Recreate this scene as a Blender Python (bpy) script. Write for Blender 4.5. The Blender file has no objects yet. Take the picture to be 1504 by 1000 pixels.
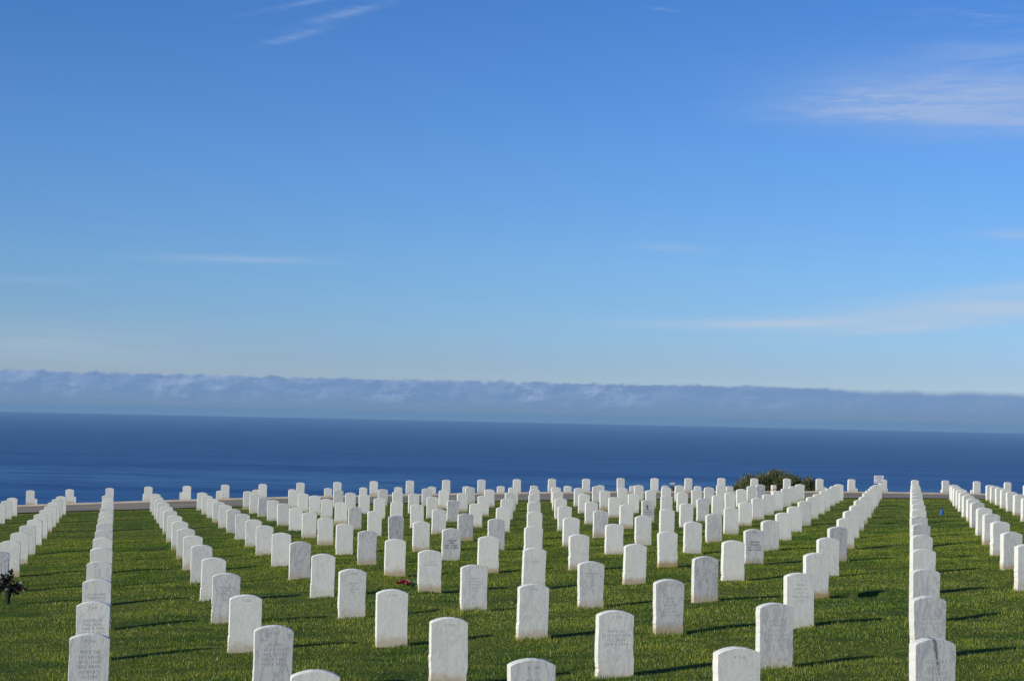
import bpy, math, random
import numpy as np
from mathutils import Matrix, Vector
# ---- terrain: the lawn falls gently from the camera to a road, then drops to the sea ----
CAM_Z = 2.3
X0, Y0, TH, VS, ES = -16.1802886, 55.4680703, 0.2283635, 3.0722112, 1.524
EX = np.array([np.cos(TH), np.sin(TH)])          # along a row of stones
AW = np.array([-np.sin(TH), np.cos(TH)])         # down the slope, towards the sea
C = [-1.93498300, 0.0392733117, -0.0171252108, 1.18215357e-05, -0.0002664995,
     -3.07604075e-05, 6.25138809e-07, -5.22115615e-07, -1.27878371e-05]
H0 = 0.60
def top_poly(x, y):
    yy = np.clip(y, 9.0, 66.0); xx = np.clip(x, -24.0, 27.0)
    q = yy - 25
    z = (C[0]+C[1]*xx+C[2]*q+C[3]*xx*xx+C[4]*xx*q+C[5]*q*q+C[6]*q**3+C[7]*xx*q*q+C[8]*xx*xx*q)
    return z + 0.012*(x-xx) - 0.015*(y-yy)
def lattice(x, y):
    dx, dy = x-X0, y-Y0
    return (dx*EX[0]+dy*EX[1])/ES, dx*AW[0]+dy*AW[1]
def rowA(u):
    t = np.clip(u-14, -19, 17); return -2.6992+.03153*t-.00159*t*t-.00001*t**3
def rowB(u):
    t = np.clip(u-14, -19, 17); return -3.13429+.02319*t-.0018*t*t+.00003*t**3
def ground_z(x, y):
    x = np.asarray(x, float); y = np.asarray(y, float)
    u, v = lattice(x, y)
    near = top_poly(x, y) - H0
    bx, by = X0+u*ES*EX[0], Y0+u*ES*EX[1]
    z0 = top_poly(bx, by) - H0
    a, b = rowA(u)-H0, rowB(u)-H0
    s = np.clip(v/12.289, 0, 1)
    mid = z0 + (a-z0)*s - 0.05*np.sin(np.pi*s)
    sb = np.clip((v-12.289)/3.072, 0, 1)
    far = a + (b-a)*sb
    w = np.maximum(v-15.36, 0)
    far = far - 0.16*w - 0.0016*np.minimum(w, 120)**2
    z = np.where(v <= 0, near, np.where(v <= 12.289, mid, far))
    calm = np.clip((70-np.abs(v+20))/20, 0, 1)
    z = z + calm*np.where(v < 0.5, 1.0, 0.15)*(0.010*np.sin(1.9*x+0.7*y)+0.010*np.sin(2.7*y-1.1*x+1)+0.006*np.sin(5.1*x+1.3*y+2))
    # a sunken bare patch beside one of the stones
    d = ((x-HOLE[0])/0.30)**2+((y-HOLE[1])/0.22)**2
    z = z - 0.15*np.clip(1.3-d, 0, 1)
    return np.maximum(z + CAM_Z, -106.0)
HOLE = (4.74, 22.74)

OFFSETS = {(3, 0): (-0.002, 0.003), (3, 2): (0.006, 0.001), (3, 4): (-0.002, 0.0), (3, 5): (-0.0, 0.003), (3, 6): (0.0, -0.001), (3, 7): (0.01, -0.003), (3, 8): (0.008, -0.012), (3, 9): (0.006, 0.003), (3, 10): (0.003, 0.01), (3, 11): (0.009, 0.003), (3, 12): (-0.01, 0.008), (3, 13): (-0.006, 0.002), (3, 14): (-0.001, -0.004), (3, 15): (0.004, 0.001), (4, 0): (-0.003, 0.011), (4, 4): (-0.0, -0.002), (4, 5): (0.009, -0.002), (4, 6): (0.001, -0.003), (4, 7): (0.01, -0.009), (4, 8): (-0.026, 0.002), (4, 9): (0.009, 0.006), (4, 10): (0.008, 0.014), (4, 11): (0.006, 0.004), (4, 12): (-0.005, 0.004), (4, 13): (-0.001, -0.001), (4, 14): (0.005, -0.001), (4, 15): (-0.004, 0.003), (5, 0): (-0.003, 0.02), (5, 1): (-0.014, 0.011), (5, 2): (-0.003, 0.0), (5, 4): (0.006, 0.002), (5, 5): (0.009, -0.002), (5, 6): (0.003, -0.007), (5, 7): (0.007, -0.007), (5, 8): (0.003, -0.005), (5, 9): (-0.0, 0.0), (5, 10): (0.005, 0.011), (5, 11): (0.003, 0.009), (5, 12): (-0.0, 0.001), (5, 13): (-0.001, -0.002), (5, 14): (-0.002, -0.006), (5, 15): (-0.0, 0.01), (6, 0): (-0.0, -0.002), (6, 1): (-0.001, -0.007), (6, 2): (0.015, 0.012), (6, 3): (0.001, -0.001), (6, 4): (0.012, -0.0), (6, 5): (-0.04, -0.02), (6, 6): (-0.01, -0.012), (6, 7): (-0.001, -0.0), (6, 8): (-0.002, -0.001), (6, 9): (-0.01, 0.0), (6, 10): (0.008, 0.01), (6, 11): (0.004, -0.004), (6, 12): (-0.01, -0.009), (6, 13): (-0.0, -0.009), (6, 14): (-0.001, -0.003), (6, 15): (0.007, 0.001), (9, 0): (-0.003, -0.007), (9, 12): (-0.002, -0.0), (12, 0): (0.018, -0.027), (12, 9): (-0.001, -0.006), (12, 10): (-0.009, 0.009), (14, 0): (0.006, 0.013), (14, 7): (-0.001, -0.004), (14, 8): (-0.007, -0.002), (16, 0): (0.037, 0.002), (16, 5): (-0.012, -0.011), (17, 0): (0.021, 0.006), (17, 4): (-0.002, 0.006), (18, 0): (0.015, 0.009), (19, 0): (0.011, 0.004), (22, 0): (0.045, -0.005), (23, 0): (-0.013, -0.009), (2, 0): (-0.04, -0.005), (2, 8): (0.0, -0.002), (2, 9): (-0.004, 0.013), (2, 10): (0.002, 0.016), (2, 11): (-0.002, 0.002), (2, 12): (0.005, -0.01), (2, 13): (-0.003, -0.007), (2, 14): (-0.001, -0.005), (1, 0): (0.018, 0.004), (1, 3): (0.001, -0.006), (1, 4): (0.005, -0.005), (1, 5): (-0.001, -0.004), (1, 6): (-0.007, -0.01), (1, 7): (-0.006, -0.004), (1, 8): (-0.01, -0.002), (1, 9): (0.006, 0.007), (7, 14): (0.005, -0.003), (8, 13): (-0.001, -0.008), (10, 11): (-0.001, -0.001), (11, 10): (-0.005, 0.003), (11, 11): (-0.005, 0.001), (13, 8): (0.0, -0.0), (13, 9): (-0.007, 0.006), (15, 6): (-0.006, 0.003), (15, 7): (-0.02, 0.01)}
HAZE = 6e-5
random.seed(7)
rng = np.random.default_rng(11)
sc = bpy.context.scene
COL = sc.collection
R = math.radians

def link(o):
    COL.objects.link(o); return o

def gz(x, y):
    return float(ground_z(x, y))

def mesh_np(name, verts, faces, mat, smooth=False):
    """verts (n,3), faces (m,k) arrays -> mesh"""
    verts = np.asarray(verts, np.float32); faces = np.asarray(faces, np.int32)
    me = bpy.data.meshes.new(name)
    me.vertices.add(len(verts)); me.vertices.foreach_set('co', verts.ravel())
    m, k = faces.shape
    me.loops.add(m*k); me.loops.foreach_set('vertex_index', faces.ravel())
    me.polygons.add(m)
    me.polygons.foreach_set('loop_start', np.arange(0, m*k, k, dtype=np.int32))
    try: me.polygons.foreach_set('loop_total', np.full(m, k, np.int32))
    except Exception: pass
    me.update(calc_edges=True)
    if smooth: me.polygons.foreach_set('use_smooth', np.ones(m, bool))
    if mat: me.materials.append(mat)
    return me

class MB:
    """collects simple shapes into one mesh"""
    def __init__(s): s.v = []; s.f = []
    def add(s, vs, fs):
        b = len(s.v); s.v += [tuple(v) for v in vs]; s.f += [tuple(i+b for i in f) for f in fs]; return s
    def box(s, c, d, rot=None, bev=0.0):
        hx, hy, hz = d[0]/2, d[1]/2, d[2]/2
        if bev <= 0:
            vs = [Vector((x*hx, y*hy, z*hz)) for z in (-1, 1) for x, y in ((-1, -1), (1, -1), (1, 1), (-1, 1))]
            fs = [(3, 2, 1, 0), (4, 5, 6, 7)] + [(i, (i+1) % 4, (i+1) % 4+4, i+4) for i in range(4)]
        else:
            vs = []; fs = []
            rings = [(-hz, bev), (-hz+bev, 0), (hz-bev, 0), (hz, bev)]
            for z, b in rings:
                x, y = hx-b, hy-b; c2 = bev*.6
                vs += [Vector(p+(z,)) for p in ((-x+c2, -y), (x-c2, -y), (x, -y+c2), (x, y-c2), (x-c2, y), (-x+c2, y), (-x, y-c2), (-x, -y+c2))]
            for k in range(3):
                for i in range(8): fs.append((k*8+i, k*8+(i+1) % 8, k*8+8+(i+1) % 8, k*8+8+i))
            fs.append(tuple(range(7, -1, -1))); fs.append(tuple(range(24, 32)))
        if rot: vs = [rot @ v for v in vs]
        return s.add([v+Vector(c) for v in vs], fs)
    def lathe(s, prof, c=(0, 0, 0), n=14, rot=None):
        vs = []; fs = []
        for r, z in prof:
            for i in range(n):
                a = 2*math.pi*i/n; vs.append(Vector((r*math.cos(a), r*math.sin(a), z)))
        for k in range(len(prof)-1):
            for i in range(n): fs.append((k*n+i, k*n+(i+1) % n, (k+1)*n+(i+1) % n, (k+1)*n+i))
        fs.append(tuple(range(n-1, -1, -1))); fs.append(tuple((len(prof)-1)*n+i for i in range(n)))
        if rot: vs = [rot @ v for v in vs]
        return s.add([v+Vector(c) for v in vs], fs)
    def tube(s, pts, r, n=6):
        pts = [Vector(p) for p in pts]; vs = []; fs = []
        rs = r if isinstance(r, (list, tuple)) else [r]*len(pts)
        for k, p in enumerate(pts):
            d = (pts[min(k+1, len(pts)-1)]-pts[max(k-1, 0)]).normalized()
            a = d.orthogonal().normalized(); b = d.cross(a)
            for i in range(n):
                t = 2*math.pi*i/n; vs.append(p+rs[k]*(math.cos(t)*a+math.sin(t)*b))
        for k in range(len(pts)-1):
            for i in range(n): fs.append((k*n+i, k*n+(i+1) % n, (k+1)*n+(i+1) % n, (k+1)*n+i))
        fs.append(tuple(range(n-1, -1, -1))); fs.append(tuple((len(pts)-1)*n+i for i in range(n)))
        return s.add(vs, fs)
    def build(s, name, mat, parent=None, smooth=False):
        me = bpy.data.meshes.new(name); me.from_pydata([tuple(v) for v in s.v], [], s.f)
        me.materials.append(mat); me.update()
        if smooth: me.polygons.foreach_set('use_smooth', [True]*len(me.polygons))
        o = link(bpy.data.objects.new(name, me))
        if parent: o.parent = parent
        return o

def thing(name, label, cat, loc, rz=0, group=None):
    o = link(bpy.data.objects.new(name, None)); o.location = loc; o.rotation_euler = (0, 0, rz)
    o.empty_display_size = .1
    return tag(o, label, cat, group)
def tag(o, label=None, cat=None, group=None, kind=None):
    if label: o['label'] = label
    if cat: o['category'] = cat
    if group: o['group'] = group
    if kind: o['kind'] = kind
    return o

# ------------------------------------------------------------------ materials
class NT:
    def __init__(s, tree): s.t = tree; s.n = tree.nodes; s.l = tree.links
    def node(s, typ, **kw):
        n = s.n.new(typ)
        for k, v in kw.items(): setattr(n, k, v)
        return n
    def put(s, sock, v):
        if hasattr(v, 'is_output') or isinstance(v, bpy.types.NodeSocket): s.l.new(v, sock)
        elif v is not None: sock.default_value = v
    def math(s, op, a, b=None, c=None, clamp=False):
        n = s.node('ShaderNodeMath', operation=op, use_clamp=clamp)
        for i, v in enumerate((a, b, c)):
            if v is not None: s.put(n.inputs[i], v)
        return n.outputs[0]
    def mix(s, f, a, b, blend='MIX'):
        n = s.node('ShaderNodeMix', data_type='RGBA', blend_type=blend)
        s.put(n.inputs[0], f); s.put(n.inputs[6], a); s.put(n.inputs[7], b)
        return n.outputs[2]
    def noise(s, vec, scale, detail=2, rough=.5, dist=0, dim='3D', w=None):
        n = s.node('ShaderNodeTexNoise', noise_dimensions=dim)
        if vec is not None and dim != '1D': s.put(n.inputs['Vector'], vec)
        if w is not None: s.put(n.inputs['W'], w)
        n.inputs['Scale'].default_value = scale; n.inputs['Detail'].default_value = detail
        n.inputs['Roughness'].default_value = rough; n.inputs['Distortion'].default_value = dist
        return n.outputs['Fac']
    def ramp(s, f, lo, hi, a=0.0, b=1.0, smooth=True):
        n = s.node('ShaderNodeMapRange', interpolation_type='SMOOTHSTEP' if smooth else 'LINEAR')
        s.put(n.inputs[0], f); s.put(n.inputs[1], lo); s.put(n.inputs[2], hi); s.put(n.inputs[3], a); s.put(n.inputs[4], b)
        return n.outputs[0]
    def attr(s, name, typ='OBJECT'):
        n = s.node('ShaderNodeAttribute', attribute_type=typ, attribute_name=name); return n
    def mapping(s, vec, loc=(0, 0, 0), scale=(1, 1, 1), rot=(0, 0, 0)):
        n = s.node('ShaderNodeMapping'); s.put(n.inputs[0], vec)
        n.inputs['Location'].default_value = loc; n.inputs['Rotation'].default_value = rot; n.inputs['Scale'].default_value = scale
        return n.outputs[0]
    def bump(s, h, strength, dist, normal=None):
        n = s.node('ShaderNodeBump'); n.inputs['Strength'].default_value = strength; n.inputs['Distance'].default_value = dist
        s.put(n.inputs['Height'], h)
        if normal is not None: s.put(n.inputs['Normal'], normal)
        return n.outputs[0]

def mat(name):
    m = bpy.data.materials.new(name); m.use_nodes = True
    t = NT(m.node_tree); bsdf = t.n.get('Principled BSDF')
    return m, t, bsdf

def rgb(r, g, b): return (r, g, b, 1.0)

def simple(name, col, rough=.7, var=.25, scale=40, metallic=0):
    m, t, b = mat(name)
    tc = t.node('ShaderNodeTexCoord')
    n = t.noise(tc.outputs['Object'], scale, 3)
    c = t.mix(n, rgb(*[c*(1-var) for c in col]), rgb(*[min(1, c*(1+var)) for c in col]))
    t.put(b.inputs['Base Color'], c); b.inputs['Roughness'].default_value = rough; b.inputs['Metallic'].default_value = metallic
    return m

def marble(name, streak=False):
    m, t, b = mat(name)
    tc = t.node('ShaderNodeTexCoord'); oi = t.node('ShaderNodeObjectInfo')
    obj = tc.outputs['Object']
    rnd = oi.outputs['Random']
    off = t.node('ShaderNodeVectorMath', operation='ADD'); t.put(off.inputs[0], obj)
    cx = t.node('ShaderNodeCombineXYZ'); t.put(cx.inputs[0], t.math('MULTIPLY', rnd, 37.0)); t.put(cx.inputs[1], t.math('MULTIPLY', rnd, 91.0)); t.put(cx.inputs[2], t.math('MULTIPLY', rnd, 53.0))
    t.put(off.inputs[1], cx.outputs[0]); p = off.outputs[0]
    tone = t.attr('tone').outputs['Fac']; stain = t.attr('stain').outputs['Fac']
    # body colour from clean white to blue grey
    base = t.mix(tone, rgb(.69, .69, .62), rgb(.38, .385, .395))
    # cloudy mottling
    mott = t.ramp(t.noise(p, 5, 4, .6, .4), .35, .75)
    base = t.mix(t.math('MULTIPLY', mott, t.math('MULTIPLY_ADD', tone, .35, .10)), base, rgb(.40, .40, .40))
    fine = t.noise(p, 60, 3, .7)
    base = t.mix(t.math('MULTIPLY', t.ramp(fine, .5, .75), .13), base, rgb(.42, .42, .42))
    # veins: thin bands of a stretched, distorted noise, slanting across the slab
    pv = t.mapping(p, rot=(0, R(38), 0), scale=(3.0, 1.0, .9))
    vn = t.noise(pv, 2.6, 6, .62, 1.2)
    line = t.math('SUBTRACT', 1.0, t.math('MULTIPLY', t.math('ABSOLUTE', t.math('SUBTRACT', vn, .5)), 22.0), clamp=True)
    amt = t.math('MULTIPLY', line, t.math('MULTIPLY_ADD', tone, .75, .12), clamp=True)
    base = t.mix(amt, base, rgb(.21, .225, .26))
    # rain streaks running down from the top
    ps = t.mapping(p, scale=(34, 34, 1.6))
    st = t.ramp(t.noise(ps, 1.0, 3, .6), .52, .8)
    base = t.mix(t.math('MULTIPLY', st, .22), base, rgb(.36, .36, .34))
    # sides and top coloured paler than the engraved face, adding to their sunlit brightness
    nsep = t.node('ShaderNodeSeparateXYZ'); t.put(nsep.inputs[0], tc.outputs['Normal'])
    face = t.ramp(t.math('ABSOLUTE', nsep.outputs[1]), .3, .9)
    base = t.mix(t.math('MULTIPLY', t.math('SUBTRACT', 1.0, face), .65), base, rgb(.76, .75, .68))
    # soil and mower splash at the foot
    sep = t.node('ShaderNodeSeparateXYZ'); t.put(sep.inputs[0], obj)
    z = sep.outputs[2]
    edge = t.math('MULTIPLY_ADD', t.noise(p, 14, 4, .65), .16, -.02)
    foot = t.ramp(t.math('SUBTRACT', z, edge), -.02, .09, 1.0, 0.0)
    base = t.mix(t.math('MULTIPLY', foot, t.math('MULTIPLY', stain, .85), clamp=True), base, rgb(.36, .27, .13))
    blot = t.math('MULTIPLY', t.ramp(t.noise(p, 9, 3, .6), .56, .72), t.ramp(z, .18, .30, 1.0, 0.0))
    base = t.mix(t.math('MULTIPLY', blot, t.math('MULTIPLY', stain, .55)), base, rgb(.50, .38, .22))
    if streak:   # one broad dark vein running down the face
        x = sep.outputs[0]
        axis = t.math('MULTIPLY_ADD', z, -.17, .088)
        wob = t.math('MULTIPLY_ADD', t.noise(obj, 30, 3), .03, -.015)
        d = t.math('ABSOLUTE', t.math('SUBTRACT', t.math('ADD', x, wob), axis))
        wd = t.ramp(z, .30, .58, .003, .017)
        k = t.ramp(t.math('DIVIDE', d, wd), .5, 1.2, 1.0, 0.0)
        k = t.math('MULTIPLY', k, t.ramp(z, .28, .36))
        base = t.mix(t.math('MULTIPLY', k, .85), base, rgb(.10, .115, .125))
    t.put(b.inputs['Base Color'], base)
    b.inputs['Roughness'].default_value = .62
    b.inputs['Specular IOR Level'].default_value = .3
    h = t.math('ADD', t.noise(p, 140, 3, .7), t.math('MULTIPLY', t.noise(p, 25, 3, .6), 1.2))
    t.put(b.inputs['Normal'], t.bump(h, .45, .004))
    return m

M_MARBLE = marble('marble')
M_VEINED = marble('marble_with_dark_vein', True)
M_CUT = simple('carved_letter_shade', (.43, .43, .415), .9, .10)  # darker grey paints in the shade that engraved strokes would hold
M_BLACKCUT = simple('black_filled_letters', (.012, .012, .016), .8, .2)

# lawn soil / thatch under the blades, shared patch pattern with the blades
def patch_color(t, pos):
    big = t.noise(pos, .35, 3, .6, .3)
    med = t.noise(t.mapping(pos, scale=(1, 2.2, 1)), 1.4, 3, .6)
    mow = t.noise(t.mapping(pos, rot=(0, 0, -TH), scale=(.16, 2.0, .2)), 1.0, 2, .5)
    k = t.math('ADD', t.math('MULTIPLY', big, .36), t.math('ADD', t.math('MULTIPLY', med, .34), t.math('MULTIPLY', mow, .30)))
    return t.ramp(k, .385, .56)

def make_lawn_ground():
    m, t, b = mat('lawn')
    g = t.node('ShaderNodeNewGeometry'); pos = g.outputs['Position']
    k = patch_color(t, pos)
    fine = t.noise(pos, 26, 4, .75)
    f2 = t.noise(t.mapping(pos, scale=(1, 1, .2)), 7, 3, .7)
    c = t.mix(k, rgb(.038, .080, .008), rgb(.095, .125, .012))
    far = t.node('ShaderNodeSeparateXYZ'); t.put(far.inputs[0], pos)
    c = t.mix(t.math('MULTIPLY', t.ramp(fine, .42, .62), t.ramp(far.outputs[1], 18, 45, 1.0, .45)), c, rgb(.014, .026, .006))
    c = t.mix(t.math('MULTIPLY', t.ramp(f2, .5, .72), .5), c, rgb(.12, .13, .035))
    # dry, bare verge beyond the road
    at = t.attr('verge', 'GEOMETRY').outputs['Fac']
    dirt = t.mix(t.noise(pos, 5, 4, .7), rgb(.085, .065, .038), rgb(.16, .125, .075))
    c = t.mix(at, c, dirt)
    t.put(b.inputs['Base Color'], c); b.inputs['Roughness'].default_value = .95
    b.inputs['Specular IOR Level'].default_value = .1
    t.put(b.inputs['Normal'], t.bump(fine, .6, .03))
    return m
M_LAWN = make_lawn_ground()

def make_blades():
    m, t, b = mat('grass_blades')
    g = t.node('ShaderNodeNewGeometry'); pos = g.outputs['Position']
    k = patch_color(t, pos)
    r = t.attr('rnd', 'GEOMETRY').outputs['Fac']
    dark = t.mix(r, rgb(.026, .070, .005), rgb(.160, .275, .026))
    light = t.mix(r, rgb(.088, .132, .008), rgb(.370, .405, .060))
    c = t.mix(k, dark, light)
    c = t.mix(t.ramp(r, .90, .99), c, rgb(.50, .48, .26))
    t.put(b.inputs['Base Color'], c); b.inputs['Roughness'].default_value = .55
    b.inputs['Specular IOR Level'].default_value = .10
    tr = t.node('ShaderNodeBsdfTranslucent'); t.put(tr.inputs[0], c)
    mx = t.node('ShaderNodeMixShader'); mx.inputs[0].default_value = .22
    t.l.new(b.outputs[0], mx.inputs[1]); t.l.new(tr.outputs[0], mx.inputs[2])
    out = t.n.get('Material Output'); t.l.new(mx.outputs[0], out.inputs[0])
    return m
M_BLADE = make_blades()

def make_road():
    m, t, b = mat('worn_asphalt')
    g = t.node('ShaderNodeNewGeometry'); pos = g.outputs['Position']
    n1 = t.noise(pos, 45, 3, .7); n2 = t.noise(t.mapping(pos, rot=(0, 0, -TH), scale=(.25, 1.6, 1)), 1.1, 4, .6)
    c = t.mix(n1, rgb(.180, .152, .105), rgb(.290, .248, .178))
    c = t.mix(t.ramp(n2, .42, .65), c, rgb(.130, .102, .066))
    t.put(b.inputs['Base Color'], c); b.inputs['Roughness'].default_value = .9
    t.put(b.inputs['Normal'], t.bump(n1, .4, .01))
    return m
M_ROAD = make_road()
M_KERB = simple('pale_concrete', (.40, .35, .27), .9, .3, 3)

def make_sea():
    m, t, b = mat('sea_water')
    g = t.node('ShaderNodeNewGeometry'); pos = g.outputs['Position']
    s1 = t.noise(t.mapping(pos, scale=(.0007, .0052, 1), rot=(0, 0, R(3))), 1.0, 5, .6)
    s2 = t.noise(t.mapping(pos, scale=(.006, .03, 1), rot=(0, 0, R(-8))), 1.0, 4, .65)
    s3 = t.noise(t.mapping(pos, scale=(.05, .12, 1)), 1.0, 3, .7)
    sep = t.node('ShaderNodeSeparateXYZ'); t.put(sep.inputs[0], pos)
    k = t.math('ADD', t.math('MULTIPLY', s1, .55), t.math('ADD', t.math('MULTIPLY', s2, .3), t.math('MULTIPLY', s3, .15)))
    kk = t.ramp(k, .42, .58)
    # deep blue water, with paler wind lanes and foam-flecked water nearer the shore
    shore = t.ramp(sep.outputs[1], 2300, 5200, 1.0, 0.0)
    c = t.mix(t.math('MULTIPLY', kk, t.math('MULTIPLY_ADD', shore, .40, .10)), rgb(*SEA_A), rgb(*SEA_B))
    band = t.math('MULTIPLY', t.ramp(sep.outputs[1], 2100, 2350), t.ramp(sep.outputs[1], 2600, 3000, 1.0, 0.0))
    lane = t.ramp(s2, .40, .60)
    c = t.mix(t.math('MULTIPLY', band, t.math('MULTIPLY_ADD', lane, .45, .08)), c, rgb(.075, .20, .36))
    rip = t.ramp(t.noise(t.mapping(pos, scale=(.010, .016, 1)), 1.0, 3, .75), .40, .62)
    c = t.mix(t.math('MULTIPLY', rip, .16), c, rgb(.05, .16, .34))
    c = t.mix(t.math('MULTIPLY', t.math('SUBTRACT', 1.0, rip), .14), c, rgb(0, .02, .09))
    t.put(b.inputs['Base Color'], c)
    b.inputs['Roughness'].default_value = .55
    b.inputs['IOR'].default_value = 1.33
    b.inputs['Specular IOR Level'].default_value = .10
    b.inputs['Specular Tint'].default_value = (.35, .70, 1.0, 1)
    t.put(b.inputs['Normal'], t.bump(s3, .25, 3.0))
    return m
SEA_A = (.000, .042, .175); SEA_B = (.050, .165, .340)
M_SEA = make_sea()

# ------------------------------------------------------------------ terrain
def axis(a, b, step, far, k=1.28):
    c = list(np.arange(a, b+1e-6, step)); s = step; x = b
    while x < far[1]: s *= k; x += s; c.append(x)
    s = step; x = a; pre = []
    while x > far[0]: s *= k; x -= s; pre.append(x)
    return np.array(pre[::-1]+c)
xs = axis(-32, 36, .4, (-900, 900)); ys = axis(8, 84, .4, (-500, 1000))
# finer cells round the sunken patch
xs = np.unique(np.concatenate([xs, np.arange(HOLE[0]-.5, HOLE[0]+.5, .05)]))
ys = np.unique(np.concatenate([ys, np.arange(HOLE[1]-.4, HOLE[1]+.4, .04)]))
GX, GY = np.meshgrid(xs, ys)
GZ = ground_z(GX, GY)
GU, GV = lattice(GX, GY)
def grid_faces(ny, nx):
    i = np.arange(ny-1)[:, None]*nx+np.arange(nx-1)[None, :]
    return np.stack([i, i+1, i+nx+1, i+nx], -1).reshape(-1, 4)
me = mesh_np('lawn', np.stack([GX, GY, GZ], -1).reshape(-1, 3), grid_faces(len(ys), len(xs)), M_LAWN, True)
va = me.attributes.new('verge', 'FLOAT', 'POINT')
hole = np.clip(1.3-((GX-HOLE[0])/.30)**2-((GY-HOLE[1])/.22)**2, 0, 1)
va.data.foreach_set('value', np.maximum(np.clip((GV-3.2)/.5, 0, 1)*np.where(GV > 12.0, .55, 1.0), hole*.6).astype(np.float32).ravel())
tag(link(bpy.data.objects.new('ground', me)), kind='structure')

def ribbon(name, v0, v1, lift, matl, thick=0.0, nv=8, u0=-30, u1=55):
    """a strip following the ground along the rows of stones, v0..v1 metres beyond the last near row"""
    us = np.arange(u0, u1, .25); vs = np.linspace(v0, v1, nv)
    U, V = np.meshgrid(us, vs)
    wob = 0 if thick else .05*np.sin(U*1.7)+.03*np.sin(U*4.3)
    Vw = V+wob*(1-np.abs((V-v0)/(v1-v0)*2-1)*0)
    X = X0+U*ES*EX[0]+Vw*AW[0]; Y = Y0+U*ES*EX[1]+Vw*AW[1]
    Z = ground_z(X, Y)+lift
    verts = np.stack([X, Y, Z], -1).reshape(-1, 3); f = grid_faces(nv, len(us))
    if thick:
        n = len(us); low = verts.copy(); low[:, 2] -= thick+lift
        b = len(verts); verts = np.concatenate([verts, low])
        i = np.arange(n-1)
        f = np.concatenate([f, np.stack([i, i+b, i+1+b, i+1], -1),
                            np.stack([i+(nv-1)*n, i+1+(nv-1)*n, i+1+(nv-1)*n+b, i+(nv-1)*n+b], -1)])
    o = link(bpy.data.objects.new(name, mesh_np(name, verts, f, matl, not thick)))
    return tag(o, kind='structure')
ribbon('road', 3.7, 10.9, .03, M_ROAD, nv=14)
ribbon('kerb', 10.95, 11.10, .09, M_KERB, thick=.1, nv=2)

# sea: a disc out to the horizon
SEA_Z = -102.7; RS = 21800.0
rad = np.concatenate([[150], np.geomspace(300, RS, 40)]); n = 256
ang = np.linspace(0, 2*np.pi, n, endpoint=False)
v = np.stack([np.outer(rad, np.cos(ang)), np.outer(rad, np.sin(ang)), np.full((len(rad), n), SEA_Z)], -1).reshape(-1, 3)
f = []
for k in range(len(rad)-1):
    i = np.arange(n); j = (i+1) % n
    f.append(np.stack([k*n+i, (k+1)*n+i, (k+1)*n+j, k*n+j], -1))
tag(link(bpy.data.objects.new('sea', mesh_np('sea', v, np.concatenate(f), M_SEA))), kind='structure')

# ------------------------------------------------------------------ headstones
SW, ST, SH, RISE = .330, .102, .60, .040
def stone_mesh(seed, below=.25):
    """upright marble slab: smooth face, shallow arched top, slightly rough-hewn lower edges"""
    r = np.random.default_rng(seed)
    hw = SW/2
    rough = r.uniform(.2, 1.0)
    cut = r.uniform(.16, .34)           # below this height the edges were left rough
    def side(sgn):
        zs = np.arange(-below, SH-RISE-.004, .022); out = []
        lean = 0
        for z in zs:
            a = .0042*rough if z < cut else .0010
            lean = .7*lean+r.normal(0, a)
            out.append((sgn*(hw+np.clip(lean, -.009, .006)), z))
        return out
    left, right = side(-1), side(1)
    arch = []
    rr = (hw*hw+RISE*RISE)/(2*RISE); cz = SH-rr
    a0 = math.asin(hw/rr)
    for k in range(17):
        a = a0*(1-2*k/16); x = rr*math.sin(a); z = cz+rr*math.cos(a)
        arch.append((x, z-(.004 if k in (0, 16) else 0)+r.normal(0, .0006)))
    out = right+arch+left[::-1]         # counter-clockwise seen from the front
    out = np.array(out); n = len(out)
    cen = np.array([0, .25])
    def ring(y, inset, jit=0):
        d = cen-out; d /= np.linalg.norm(d, axis=1)[:, None]
        p = out+d*inset
        return np.column_stack([p[:, 0], np.full(n, y)+(r.normal(0, jit, n) if jit else 0), p[:, 1]])
    bv = .0045
    rings = [ring(-ST/2, bv), ring(-ST/2+bv*.35, bv*.35), ring(-ST/2+bv, 0), ring(-ST/6, 0), ring(ST/6, 0), ring(ST/2-bv, 0), ring(ST/2-bv*.35, bv*.35), ring(ST/2, bv)]
    for q in (3, 4):                    # sawn sides are never quite true
        low = out[:, 1] < cut
        rings[q][low, 0] += r.normal(0, .003*rough, low.sum())
    v = np.concatenate(rings); fs = []
    for k in range(len(rings)-1):
        for i in range(n):
            j = (i+1) % n; fs.append((k*n+i, (k+1)*n+i, (k+1)*n+j, k*n+j))
    fs.append(tuple(range(n))); fs.append(tuple((len(rings)-1)*n+i for i in range(n-1, -1, -1)))
    me = bpy.data.meshes.new('headstone'); me.from_pydata(v.tolist(), [], fs)
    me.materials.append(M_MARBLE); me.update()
    return me
STONES = [stone_mesh(s) for s in range(14)]
VEIN = stone_mesh(99); VEIN.materials.clear(); VEIN.materials.append(M_VEINED)

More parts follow.
